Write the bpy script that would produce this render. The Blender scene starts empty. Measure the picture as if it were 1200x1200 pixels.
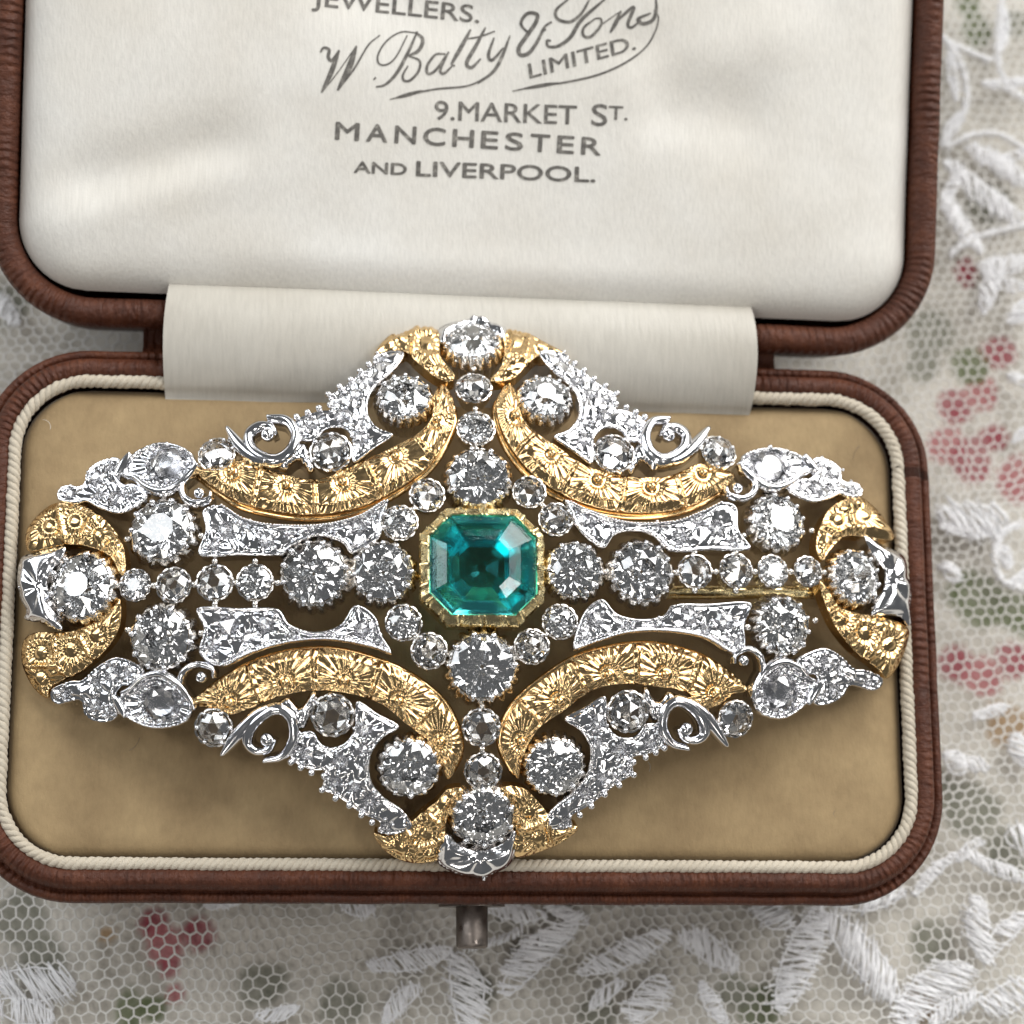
import bpy, bmesh, math, random
import numpy as np
from mathutils import Matrix, Vector
from mathutils.geometry import delaunay_2d_cdt

random.seed(7); rng = np.random.default_rng(7)
scene = bpy.context.scene
MM = 0.001                      # the script works in millimetres, Blender in metres

# ------------------------------------------------------------------ camera
F, DIST, ZR = 2800.0, 187.0, 16.0          # focal length in photo pixels, distance, height of the box rim
AX = np.array([[0.99459582, 0.01435783, 0.10282516],
               [-0.00910481, -0.97451381, 0.22414267],
               [0.10342274, -0.22386756, -0.96911663]])   # rows: world axes seen from the camera (x right, y down, z forward)
CAM = np.array([0, 0, ZR]) - AX @ (np.array([(540 - 600) / F, (728 - 600) / F, 1.0]) * DIST)
cam = bpy.data.cameras.new('camera'); cam_o = bpy.data.objects.new('camera', cam)
scene.collection.objects.link(cam_o); scene.camera = cam_o
cam.sensor_width = 36; cam.lens = F / 1200 * 36
cam.clip_start = 0.005; cam.clip_end = 20
M3 = Matrix([[AX[r][0], -AX[r][1], -AX[r][2]] for r in range(3)])
cam_o.matrix_world = Matrix.Translation(Vector(CAM * MM)) @ M3.to_4x4()
cam.dof.use_dof = True; cam.dof.focus_distance = 0.181; cam.dof.aperture_fstop = 30

# ------------------------------------------------------------------ light
world = bpy.data.worlds.new('World'); scene.world = world; world.use_nodes = True
bg = world.node_tree.nodes['Background']
bg.inputs[0].default_value = (0.95, 0.975, 1.0, 1); bg.inputs[1].default_value = 0.165
def area(name, loc, target, sx, sy, power, col=(1, 1, 1)):
    l = bpy.data.lights.new(name, 'AREA'); l.shape = 'RECTANGLE'; l.size = sx; l.size_y = sy
    l.energy = power; l.color = col
    o = bpy.data.objects.new(name, l); scene.collection.objects.link(o)
    o.location = loc
    o.rotation_euler = (Vector(target) - Vector(loc)).to_track_quat('-Z', 'Y').to_euler()
    return o
# panes of a window beyond the box to the right, then added lights: a left bank, warm front fills, overhead sparkle
for ix in (0, 1, 2):
    for iz in (0, 1, 2):
        area('window_pane_lamp', (0.24 + 0.21 * ix, 0.66 - 0.17 * ix, 0.30 + 0.25 * iz), (0, 0, 0.02), 0.20, 0.20, 1.55, (1.0, 0.985, 0.955))
for ix in (0, 1):
    for iz in (0, 1, 2):
        area('side_contrast_light', (-0.70 + 0.16 * ix, 0.26 + 0.2 * ix, 0.30 + 0.25 * iz), (0, 0, 0.02), 0.18, 0.20, 0.85, (0.94, 0.975, 1.0))  # lights added on the left for contrast in the metal
area('front_fill_light', (-0.25, -0.75, 0.62), (0, 0, 0.02), 0.20, 0.20, 1.3, (1.0, 0.94, 0.86))  # warm fill added to brighten the front lace and leather
area('front_fill_light', (0.45, -0.62, 0.80), (0, 0, 0.02), 0.12, 0.12, 0.45, (1.0, 0.93, 0.84))  # smaller added fill, also from the front
area('sparkle_light', (-0.34, 0.02, 0.92), (0, 0, 0.02), 0.14, 0.14, 1.2, (1.0, 0.98, 0.95))  # this and the next two are added overhead for sparkle in stones and metal
area('sparkle_light', (0.42, -0.12, 0.90), (0, 0, 0.02), 0.14, 0.14, 1.2, (1.0, 0.98, 0.95))
area('sparkle_light', (-0.06, -0.42, 0.92), (0, 0, 0.02), 0.12, 0.12, 1.0, (1.0, 0.97, 0.93))
scene.view_settings.view_transform = 'Standard'; scene.view_settings.look = 'None'
scene.view_settings.exposure = -0.60; scene.view_settings.gamma = 1.0
scene.render.engine = 'CYCLES'
cy = scene.cycles
cy.max_bounces = 16; cy.transmission_bounces = 14; cy.glossy_bounces = 8; cy.diffuse_bounces = 3
cy.caustics_reflective = True; cy.caustics_refractive = True; cy.blur_glossy = 0.3
cy.sample_clamp_indirect = 8.0; cy.use_denoising = True

# ------------------------------------------------------------------ pixel rays
def rays(px, py):
    v = np.stack([(np.asarray(px, float) - 600) / F, (np.asarray(py, float) - 600) / F, np.ones_like(np.asarray(px, float))], -1)
    return v @ AX.T
def at(px, py, z):
    d = rays(px, py); t = (np.asarray(z) - CAM[2]) / d[..., 2]
    return CAM + d * t[..., None]

# ------------------------------------------------------------------ mesh helpers
def link(o, parent=None):
    scene.collection.objects.link(o)
    if parent is not None: o.parent = parent
    return o
def empty(name, loc):
    o = bpy.data.objects.new(name, None); o.empty_display_size = 0.01
    o.location = [c * MM for c in loc]; return link(o)
def origin_of(parent):
    return np.zeros(3) if parent is None else np.array(parent['_org'].to_list() if hasattr(parent['_org'], 'to_list') else list(parent['_org']))
ORG = {}
def org(o): return ORG.get(o.name, np.zeros(3)) if o is not None else np.zeros(3)
def mk(name, V, faces, mat, parent=None, smooth=False, recalc=True, uv=None, col=None):
    """one mesh object, V in world millimetres"""
    V = np.asarray(V, float) - org(parent)
    me = bpy.data.meshes.new(name)
    me.from_pydata((V * MM).tolist(), [], [tuple(int(i) for i in f) for f in faces])
    if recalc:
        bm = bmesh.new(); bm.from_mesh(me); bmesh.ops.recalc_face_normals(bm, faces=bm.faces); bm.to_mesh(me); bm.free()
    if smooth: me.polygons.foreach_set('use_smooth', [True] * len(me.polygons))
    if uv is not None:
        a = me.attributes.new('path', 'FLOAT_VECTOR', 'POINT')
        a.data.foreach_set('vector', np.asarray(uv, np.float32).ravel())
    if col is not None:
        a = me.attributes.new('print', 'FLOAT_COLOR', 'POINT')
        a.data.foreach_set('color', np.asarray(col, np.float32).ravel())
    me.materials.append(mat); me.update()
    o = bpy.data.objects.new(name, me); link(o, parent)
    ORG[o.name] = org(parent)
    return o
class Acc:
    def __init__(s): s.V = []; s.F = []; s.n = 0
    def add(s, V, Fc):
        V = np.asarray(V, float); s.V.append(V); s.F += [tuple(i + s.n for i in f) for f in Fc]; s.n += len(V)
    def build(s, *a, **k): return mk(a[0], np.concatenate(s.V), s.F, *a[1:], **k)
def grid_faces(nu, nv, closed_u=False, closed_v=False):
    f = []
    for i in range(nu if closed_u else nu - 1):
        for j in range(nv if closed_v else nv - 1):
            a, b = i, (i + 1) % nu; c, d = j, (j + 1) % nv
            f.append((a * nv + c, b * nv + c, b * nv + d, a * nv + d))
    return f
def crspline(P, step, closed=False):
    """Catmull-Rom through P, resampled about every step"""
    P = np.asarray(P, float); n = len(P); out = []
    segs = n if closed else n - 1
    for i in range(segs):
        p1, p2 = P[i], P[(i + 1) % n]
        p0 = P[i - 1] if (closed or i > 0) else 2 * p1 - p2
        p3 = P[(i + 2) % n] if (closed or i + 2 < n) else 2 * p2 - p1
        m = max(1, int(round(np.linalg.norm((p2 - p1)[:2]) / step)))
        for k in range(m):
            t = k / m
            out.append(0.5 * (2 * p1 + (p2 - p0) * t + (2 * p0 - 5 * p1 + 4 * p2 - p3) * t * t + (3 * p1 - p0 - 3 * p2 + p3) * t ** 3))
    if not closed: out.append(P[-1])
    return np.array(out)
def round_rect(w, h, r, n=14, step=0.8):
    """closed path of half sizes w, h: points, outward normals, arc length"""
    P, N = [], []
    for cx, cy_, a0 in ((w - r, h - r, 0), (-(w - r), h - r, 90), (-(w - r), -(h - r), 180), (w - r, -(h - r), 270)):
        for k in range(n + 1):
            a = math.radians(a0 + 90 * k / n); N.append((math.cos(a), math.sin(a))); P.append((cx + r * math.cos(a), cy_ + r * math.sin(a)))
    P2, N2 = [], []
    for i in range(len(P)):
        a, b = np.array(P[i]), np.array(P[(i + 1) % len(P)]); na, nb = np.array(N[i]), np.array(N[(i + 1) % len(P)])
        m = max(1, int(np.linalg.norm(b - a) / step))
        for k in range(m):
            t = k / m; P2.append(a + (b - a) * t); nn = na + (nb - na) * t; N2.append(nn / np.linalg.norm(nn))
    P2 = np.array(P2); N2 = np.array(N2)
    s = np.concatenate([[0], np.cumsum(np.linalg.norm(np.diff(P2, axis=0), axis=1))])
    return P2, N2, s
def tube(path, rad, sides=6, cap=True):
    """tube along a 3d path (world mm)"""
    path = np.asarray(path, float); n = len(path)
    T = np.gradient(path, axis=0); T /= np.linalg.norm(T, axis=1)[:, None] + 1e-12
    up = np.array([0, 0, 1.0]) if abs(T[0][2]) < .9 else np.array([1.0, 0, 0])
    B = np.cross(T, up); B /= np.linalg.norm(B, axis=1)[:, None] + 1e-12; Nn = np.cross(B, T)
    rad = np.broadcast_to(np.asarray(rad, float), (n,))
    a = np.linspace(0, 2 * math.pi, sides, endpoint=False)
    V = path[:, None, :] + rad[:, None, None] * (np.cos(a)[None, :, None] * B[:, None, :] + np.sin(a)[None, :, None] * Nn[:, None, :])
    Fc = grid_faces(n, sides, False, True)
    if cap: Fc += [tuple(range(sides)), tuple((n - 1) * sides + k for k in range(sides))]
    return V.reshape(-1, 3), Fc
def unit_ico(sub=1):
    bm = bmesh.new(); bmesh.ops.create_icosphere(bm, subdivisions=sub, radius=1)
    V = np.array([v.co[:] for v in bm.verts]); Fc = [tuple(v.index for v in f.verts) for f in bm.faces]; bm.free(); return V, Fc
ICO1, ICO2 = unit_ico(1), unit_ico(2)
def vnoise(x, y, sc, seed=0):
    """smooth value noise in numpy"""
    r = np.random.default_rng(seed).random((64, 64)); x = np.asarray(x) * sc; y = np.asarray(y) * sc
    xi = np.floor(x).astype(int); yi = np.floor(y).astype(int); fx = x - xi; fy = y - yi
    fx = fx * fx * (3 - 2 * fx); fy = fy * fy * (3 - 2 * fy)
    g = lambda a, b: r[a % 64, b % 64]
    return (g(xi, yi) * (1 - fx) + g(xi + 1, yi) * fx) * (1 - fy) + (g(xi, yi + 1) * (1 - fx) + g(xi + 1, yi + 1) * fx) * fy
def sstep(a, b, x):
    t = np.clip((np.asarray(x, float) - a) / (b - a), 0, 1); return t * t * (3 - 2 * t)

# ------------------------------------------------------------------ materials
def mat(name):
    m = bpy.data.materials.new(name); m.use_nodes = True
    nt = m.node_tree; return m, nt, nt.nodes['Principled BSDF']
def nd(nt, kind, **kw):
    n = nt.nodes.new(kind)
    for k, v in kw.items():
        if k.startswith('i_'): n.inputs[k[2:].replace('_', ' ')].default_value = v
        else: setattr(n, k, v)
    return n
def ramp(nt, stops):
    r = nt.nodes.new('ShaderNodeValToRGB'); e = r.color_ramp.elements
    while len(e) < len(stops): e.new(0.5)
    for el, (p, c) in zip(e, stops): el.position = p; el.color = (*c, 1) if len(c) == 3 else c
    return r
def coords(nt, scale, attr=None):
    mp = nt.nodes.new('ShaderNodeMapping'); mp.inputs['Scale'].default_value = scale
    if attr:
        a = nd(nt, 'ShaderNodeAttribute', attribute_name=attr); nt.links.new(a.outputs['Vector'], mp.inputs['Vector'])
    else:
        t = nt.nodes.new('ShaderNodeTexCoord'); nt.links.new(t.outputs['Object'], mp.inputs['Vector'])
    return mp.outputs['Vector']
def noise(nt, vec, scale, detail=4, rough=0.6):
    n = nd(nt, 'ShaderNodeTexNoise'); n.inputs['Scale'].default_value = scale; n.inputs['Detail'].default_value = detail
    n.inputs['Roughness'].default_value = rough; nt.links.new(vec, n.inputs['Vector']); return n.outputs['Fac']
def bump(nt, bsdf, h, strength, dist):
    b = nt.nodes.new('ShaderNodeBump'); b.inputs['Strength'].default_value = strength; b.inputs['Distance'].default_value = dist
    nt.links.new(h, b.inputs['Height']); nt.links.new(b.outputs['Normal'], bsdf.inputs['Normal']); return b
def madd(nt, a, b, op='ADD'):
    m = nd(nt, 'ShaderNodeMath', operation=op)
    for k, v in ((0, a), (1, b)):
        if isinstance(v, (int, float)): m.inputs[k].default_value = v
        else: nt.links.new(v, m.inputs[k])
    return m.outputs[0]

def leather_mat():
    m, nt, b = mat('brown_leather'); b.inputs['Specular IOR Level'].default_value = 0.32
    along = coords(nt, (1.9, 0.8, 1), 'path')            # cross-wise creases of the turned-over hide
    obj = coords(nt, (1000, 1000, 1000))
    n1 = noise(nt, along, 1.0, 5, 0.65); n2 = noise(nt, obj, 0.35, 4); n3 = noise(nt, obj, 3.2, 3)
    crease = noise(nt, coords(nt, (1.5, 0.35, 1), 'path'), 1.0, 3, 0.6); ck = ramp(nt, [(0.34, (0,) * 3), (0.5, (1,) * 3)]); nt.links.new(crease, ck.inputs[0])
    cr = ramp(nt, [(0.25, (0.034, 0.010, 0.005)), (0.5, (0.080, 0.023, 0.010)), (0.75, (0.145, 0.046, 0.019))])
    nt.links.new(madd(nt, madd(nt, n2, 0.6, 'MULTIPLY'), madd(nt, n1, 0.4, 'MULTIPLY')), cr.inputs[0])
    nt.links.new(cr.outputs[0], b.inputs['Base Color'])
    wv = nd(nt, 'ShaderNodeTexWave', wave_type='BANDS', bands_direction='X'); wv.inputs['Scale'].default_value = 0.46; wv.inputs['Distortion'].default_value = 2.2; wv.inputs['Detail Scale'].default_value = 1.5
    nt.links.new(coords(nt, (1, 1, 1), 'path'), wv.inputs['Vector']); wn = ramp(nt, [(0.42, (0,) * 3), (0.6, (1,) * 3)]); nt.links.new(noise(nt, coords(nt, (0.12, 0.3, 1), 'path'), 1.0, 2), wn.inputs[0])
    pleat = madd(nt, madd(nt, wv.outputs['Fac'], wn.outputs[0], 'MULTIPLY'), 0.8, 'MULTIPLY')
    rr = ramp(nt, [(0.3, (0.40,) * 3), (0.7, (0.62,) * 3)]); nt.links.new(n3, rr.inputs[0]); nt.links.new(rr.outputs[0], b.inputs['Roughness'])
    bump(nt, b, madd(nt, pleat, madd(nt, madd(nt, n1, madd(nt, ck.outputs[0], 0.3, 'MULTIPLY')), madd(nt, n3, 0.5, 'MULTIPLY'))), 0.9, 0.00024)
    return m
def fabric_mat(name, base, dark, rough, sheen, stain=0.35, thread=(9, 0.9, 1), bs=0.35, spec=0.5, aniso=0.0, coarse=0.06):
    m, nt, b = mat(name)
    obj = coords(nt, (1000, 1000, 1000)); thr = coords(nt, tuple(1000 * t for t in thread))
    n0 = noise(nt, obj, coarse, 5, 0.6); n1 = noise(nt, thr, 1.0, 3, 0.6); n2 = noise(nt, obj, 6.0, 2)
    cr = ramp(nt, [(0.5 - stain * .5, dark), (0.5 + stain * .45, base)])
    nt.links.new(n0, cr.inputs[0])
    mx = nd(nt, 'ShaderNodeMix', data_type='RGBA', blend_type='MULTIPLY'); mx.inputs['Factor'].default_value = 0.35
    nt.links.new(cr.outputs[0], mx.inputs[6])
    r2 = ramp(nt, [(0.3, (0.72,) * 3), (0.65, (1.0,) * 3)]); nt.links.new(n1, r2.inputs[0]); nt.links.new(r2.outputs[0], mx.inputs[7])
    nt.links.new(mx.outputs[2], b.inputs['Base Color'])
    b.inputs['Roughness'].default_value = rough; b.inputs['Specular IOR Level'].default_value = spec
    b.inputs['Sheen Weight'].default_value = sheen; b.inputs['Sheen Roughness'].default_value = 0.4
    b.inputs['Anisotropic'].default_value = aniso
    bump(nt, b, madd(nt, n1, madd(nt, n2, 0.4, 'MULTIPLY')), bs, 0.00008)
    return m
def metal_mat(name, col, rough, nscale=1.5, bs=0.25, bd=0.00005):
    m, nt, b = mat(name)
    b.inputs['Base Color'].default_value = (*col, 1); b.inputs['Metallic'].default_value = 1; b.inputs['Roughness'].default_value = rough
    v = coords(nt, (1000, 1000, 1000)); n = noise(nt, v, nscale, 3)
    r = ramp(nt, [(0.35, (rough * .6,) * 3), (0.7, (rough * 1.7,) * 3)]); nt.links.new(n, r.inputs[0]); nt.links.new(r.outputs[0], b.inputs['Roughness'])
    bump(nt, b, n, bs, bd)
    return m
def glass_mat(name, col, ior, rough=0.0, inclusions=False):
    m, nt, b = mat(name)
    b.inputs['Base Color'].default_value = (*col, 1); b.inputs['Roughness'].default_value = rough
    b.inputs['IOR'].default_value = ior; b.inputs['Transmission Weight'].default_value = 1.0
    if inclusions:
        v = coords(nt, (1000, 1000, 1000)); n = noise(nt, v, 1.7, 6, 0.7)
        r = ramp(nt, [(0.42, tuple(c * .9 for c in col)), (0.6, col), (0.72, (0.35, 0.9, 0.8))]); nt.links.new(n, r.inputs[0]); nt.links.new(r.outputs[0], b.inputs['Base Color'])
        bump(nt, b, n, 0.12, 0.0001)
    return m
LEATHER = leather_mat()
SATIN = fabric_mat('ivory_satin', (0.79, 0.775, 0.735), (0.66, 0.625, 0.56), 0.52, 0.1, 0.5, (4.5, 0.35, 4.5), 0.45, 0.5, 0.3)
RIBBON = fabric_mat('hinge_satin', (0.54, 0.515, 0.46), (0.43, 0.40, 0.345), 0.42, 0.15, 0.5, (3.6, 0.5, 0.5), 0.3, 0.6, 0.3)
PAD = fabric_mat('tan_velvet', (0.40, 0.29, 0.155), (0.24, 0.165, 0.085), 0.75, 0.25, 0.42, (2.6, 1.1, 2), 0.5, 0.25, 0, 0.13)
CORD = fabric_mat('cream_cord', (0.62, 0.56, 0.46), (0.46, 0.40, 0.31), 0.7, 0.2, 0.5, (6, 6, 6), 0.5, 0.3)
THREAD = fabric_mat('white_thread', (0.93, 0.93, 0.94), (0.86, 0.86, 0.88), 0.55, 0.2, 0.5, (6, 6, 6), 0.3, 0.4)
NETM = fabric_mat('net_thread', (0.84, 0.83, 0.80), (0.74, 0.72, 0.68), 0.7, 0.2, 0.5, (6, 6, 6), 0.3, 0.3)
SILVER = metal_mat('platinum', (0.82, 0.82, 0.84), 0.12, 0.9, 0.10, 0.00004)
COLLET = metal_mat('silver_collet', (0.78, 0.75, 0.71), 0.15, 1.2, 0.12, 0.00004)
GOLD = metal_mat('engraved_gold', (0.80, 0.565, 0.285), 0.17, 1.5, 0.12, 0.00004)
GOLDB = metal_mat('bezel_gold', (0.80, 0.66, 0.36), 0.20, 2.0, 0.3, 0.00006)
STEEL = metal_mat('worn_steel', (0.22, 0.19, 0.17), 0.45, 1.0, 0.3, 0.00005)
DIAMOND = glass_mat('diamond', (1, 1, 1), 2.38)
EMERALD = glass_mat('emerald', (0.07, 0.76, 0.78), 1.58, 0.0, True)
def ink_mat():
    m, nt, b = mat('printed_ink'); v = coords(nt, (1000, 1000, 1000)); n = noise(nt, v, 2.2, 4, 0.7)
    r = ramp(nt, [(0.3, (0.06, 0.055, 0.05)), (0.55, (0.15, 0.14, 0.125)), (0.75, (0.40, 0.38, 0.34))]); nt.links.new(n, r.inputs[0])
    nt.links.new(r.outputs[0], b.inputs['Base Color']); b.inputs['Roughness'].default_value = 0.6; return m
INK = ink_mat()
def print_mat():
    m, nt, b = mat('printed_cotton'); a = nd(nt, 'ShaderNodeAttribute', attribute_name='print')
    v = coords(nt, (1000, 1000, 1000)); n = noise(nt, v, 4.0, 3)
    mx = nd(nt, 'ShaderNodeMix', data_type='RGBA', blend_type='MULTIPLY'); mx.inputs['Factor'].default_value = 0.5
    r = ramp(nt, [(0.3, (0.7,) * 3), (0.7, (1,) * 3)]); nt.links.new(n, r.inputs[0])
    nt.links.new(a.outputs['Color'], mx.inputs[6]); nt.links.new(r.outputs[0], mx.inputs[7]); nt.links.new(mx.outputs[2], b.inputs['Base Color'])
    b.inputs['Roughness'].default_value = 0.85; bump(nt, b, n, 0.4, 0.0001); return m
PRINT = print_mat()

# ================================================================== tablecloth (setting)
def build_cloth():
    xs = np.concatenate([[-400, -200], np.arange(-80, 80.1, 0.5), [200, 400]]); ys = np.concatenate([[-400, -200], np.arange(-75, 90.1, 0.5), [200, 400]])
    Xg, Yg = np.meshgrid(xs, ys, indexing='ij')
    Zg = 0.5 * vnoise(Xg, Yg, 0.06, 3)
    C = np.empty(Xg.shape + (4,)); C[..., 3] = 1
    n = vnoise(Xg, Yg, 0.25, 11); n2 = vnoise(Xg, Yg, 0.9, 12)
    base = np.array([0.72, 0.685, 0.62]); dk = np.array([0.40, 0.37, 0.32])
    C[..., :3] = base + (dk - base) * np.clip((n * .6 + n2 * .4 - .45) * 2.2, 0, 1)[..., None]
    RED, PINK, GRN, TAN, GRY = (0.33, 0.05, 0.075), (0.46, 0.16, 0.17), (0.13, 0.16, 0.07), (0.42, 0.27, 0.14), (0.25, 0.25, 0.20)
    spots = [(180, 1085, 20, RED), (230, 1095, 20, RED), (195, 1105, 22, PINK), (200, 1135, 12, RED), (205, 1165, 10, PINK), (125, 1095, 14, TAN), (150, 1185, 22, GRN), (180, 1180, 16, GRN), (50, 1120, 30, GRY),
             (1115, 475, 24, RED), (1150, 465, 24, PINK), (1105, 520, 24, PINK), (1140, 540, 30, RED), (1165, 515, 20, RED), (1172, 410, 24, RED), (1190, 560, 30, PINK), (1130, 318, 16, RED), (1135, 330, 14, RED),
             (1145, 36, 26, GRN), (1135, 10, 20, GRN), (1185, 30, 24, GRY), (1090, 395, 30, GRY), (1140, 430, 26, GRN), (1080, 430, 24, GRY), (1150, 700, 40, GRN), (1120, 780, 26, RED), (1150, 795, 26, PINK), (1185, 770, 24, RED), (1195, 720, 30, GRN),
             (1090, 930, 40, GRY), (1140, 950, 36, GRY), (890, 1180, 30, GRN), (860, 1160, 24, GRY), (1090, 1110, 30, GRY), (1080, 1180, 26, TAN), (560, 1160, 26, GRY), (400, 1180, 30, GRY), (700, 1190, 26, GRY), (310, 1150, 30, GRY), (20, 1080, 36, GRY),
             (1180, 850, 30, TAN), (1050, 20, 40, GRY), (10, 360, 30, GRY), (1160, 240, 36, GRY), (1180, 1000, 30, GRY)]
    for px, py, r, c in spots:
        p = at(px, py, 0.2); rm = r / 14.0
        d = np.hypot((Xg - p[0]), (Yg - p[1])) / rm
        d = d * (0.75 + 0.6 * vnoise(Xg, Yg, 0.55, int(px + py) % 97))
        w = (1 - sstep(0.7, 1.12, d)) * (0.72 + 0.28 * n2)
        C[..., :3] += (np.array(c) - C[..., :3]) * w[..., None]
    V = np.stack([Xg, Yg, Zg], -1).reshape(-1, 3)
    o = mk('tablecloth', V, grid_faces(len(xs), len(ys)), PRINT, smooth=True, recalc=False, col=C.reshape(-1, 4))
    o['kind'] = 'structure'
build_cloth()

# ================================================================== lace over it
lace = empty('lace_overlay', (0, 0, 1.0)); ORG[lace.name] = np.array([0, 0, 1.0])
lace['label'] = 'white embroidered lace net with leaf motifs spread under the leather box'; lace['category'] = 'lace'
def lace_z(x, y): return 1.05 + 0.55 * vnoise(x, y, 0.06, 3) + 0.5 * vnoise(x, y, 0.11, 5)
def build_net():
    a = 1.0; h = a * math.sqrt(3) / 2; s = a / math.sqrt(3)
    E0, E1 = [], []
    for j in range(-80, 110):
        for i in range(-82, 83):
            cx = (i + 0.5 * (j % 2)) * a; cy_ = j * h
            if abs(cx) < 24 and -14 < cy_ < 70: continue
            if abs(cx) > 64 or cy_ < -58 or cy_ > 80: continue
            k = [(cx, cy_ + s), (cx + a / 2, cy_ + s / 2), (cx + a / 2, cy_ - s / 2), (cx, cy_ - s)]
            for q in range(3): E0.append(k[q]); E1.append(k[q + 1])
    E0 = np.array(E0); E1 = np.array(E1)
    def warp(P):
        x, y = P[:, 0], P[:, 1]
        dx = 1.1 * (vnoise(x, y, 0.16, 21) - .5) + 0.34 * (vnoise(x, y, 0.9, 22) - .5); dy = 1.1 * (vnoise(x, y, 0.16, 23) - .5) + 0.34 * (vnoise(x, y, 0.9, 24) - .5)
        ang = 0.10; xr = x * math.cos(ang) - y * math.sin(ang) + dx; yr = x * math.sin(ang) + y * math.cos(ang) + dy
        return np.stack([xr, yr, lace_z(xr, yr)], -1)
    A, B = warp(E0), warp(E1)
    T = B - A; T /= np.linalg.norm(T, axis=1)[:, None]; S = np.cross(T, [0, 0, 1.0]); U = np.array([0, 0, 1.0])
    r = 0.045 + 0.025 * rng.random(len(A))[:, None]
    V = np.stack([A + S * r * 1.3, A + U * r, A - S * r * 1.3, A - U * r, B + S * r * 1.3, B + U * r, B - S * r * 1.3, B - U * r], 1).reshape(-1, 3)
    Fc = []
    for e in range(len(A)):
        o = e * 8
        for k in range(4): Fc.append((o + k, o + (k + 1) % 4, o + 4 + (k + 1) % 4, o + 4 + k))
    n = mk('net', V, Fc, NETM, lace, smooth=True, recalc=False); n['kind'] = 'stuff'
build_net()
LEAVES = [(430, 1132, 530, 1112, 22), (536, 1115, 546, 1205, 40), (590, 1166, 677, 1080, 34), (677, 1141, 785, 1090, 26), (743, 1200, 779, 1143, 36), (448, 1200, 492, 1156, 20),
          (913, 1186, 960, 1064, 40), (970, 1072, 1052, 1170, 40), (1053, 1198, 1135, 1130, 42), (1146, 1050, 1155, 1130, 28), (1152, 1125, 1204, 1070, 22), (975, 1058, 1062, 1044, 18),
          (883, 1054, 926, 1086, 28), (796, 1096, 865, 1134, 30), (1108, 880, 1128, 908, 26), (1176, 978, 1206, 990, 30), (-6, 1150, 88, 1154, 38), (-6, 1176, 64, 1194, 28), (238, 1062, 278, 1056, 12),
          (1132, 172, 1206, 218, 24), (1144, 312, 1206, 304, 26), (1150, 368, 1168, 302, 22), (1106, 226, 1150, 296, 22), (1098, 604, 1178, 606, 44), (1106, 660, 1118, 684, 20), (398, 1056, 440, 1064, 24),
          (560, 1056, 640, 1072, 20), (1150, 1180, 1206, 1150, 34), (640, 1062, 690, 1082, 14), (1186, 380, 1206, 350, 22), (1175, 640, 1180, 668, 16), (-4, 345, 22, 378, 18), (1120, 1010, 1150, 985, 12),
          (1130, 130, 1104, 172, 10), (1176, 8, 1170, 62, 12), (1150, 190, 1206, 175, 12), (1190, 860, 1206, 900, 24), (1140, 840, 1180, 826, 14), (1108, 188, 1206, 262, 26), (1106, 250, 1130, 200, 14), (1160, 330, 1206, 335, 18), (1120, 120, 1112, 60, 12), (1150, 100, 1206, 92, 14), (1100, 618, 1176, 622, 16), (1182, 690, 1206, 668, 14), (1118, 890, 1160, 900, 16), (1128, 1000, 1206, 1030, 16), (1070, 1050, 1120, 1000, 12), (1090, 1200, 1150, 1165, 20), (820, 1150, 850, 1200, 18), (690, 1180, 730, 1150, 16), (610, 1110, 660, 1098, 14), (300, 1190, 350, 1180, 14), (1180, 440, 1206, 455, 14), (1186, 520, 1206, 500, 10)]
def build_leaf(px0, py0, px1, py1, wpx):
    A, B = at(px0, py0, 1.6), at(px1, py1, 1.6); L = np.linalg.norm(B - A); T = (B - A) / L; S = np.array([-T[1], T[0], 0]); W = wpx / 13.8
    acc = Acc(); bend = 0.10 * L * rng.uniform(-1, 1); lean = rng.choice([-1, 1]) * rng.uniform(.35, .9)
    n = int(L / 0.085); gaps = rng.random(max(4, n // 5))
    for k in range(n):                                     # loose satin stitch with bare places between the bundles
        s = (k + rng.uniform(0, 1)) / n
        if gaps[int(s * (len(gaps) - .01))] < .16 and rng.random() < .75: continue
        hw = W * 0.5 * (math.sin(math.pi * min(max(s, .03), .97)) ** 0.5) * rng.uniform(0.55, 1.2)
        c = A + T * s * L + S * (bend * math.sin(math.pi * s) + rng.normal(0, .12) * W)
        d = S * hw + T * hw * (lean + rng.normal(0, .16))
        q = np.linspace(-1, 1, 6); P = c + q[:, None] * d[None, :] + T * (rng.normal(0, .10) * (1 - q ** 2))[:, None]
        P[:, 2] = lace_z(P[:, 0], P[:, 1]) + 0.04 + (0.22 * min(1, hw) + rng.uniform(0, .16)) * (1 - q ** 2)
        acc.add(*tube(P, 0.058 + 0.03 * rng.random(), 5))
    for side in (-1, 1):                                   # wandering outline cord
        s = np.linspace(0, 1, max(6, int(L / .3))); P = A + np.outer(s * L, T) + np.outer(bend * np.sin(math.pi * s) + side * W * .46 * np.sin(math.pi * s) ** .55 + rng.normal(0, .06, len(s)), S)
        P[:, 2] = lace_z(P[:, 0], P[:, 1]) + .12; acc.add(*tube(P, .085, 5))
    acc.build('embroidered_leaf', THREAD, lace, smooth=True, recalc=False)
for lf in LEAVES: build_leaf(*lf)
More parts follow.
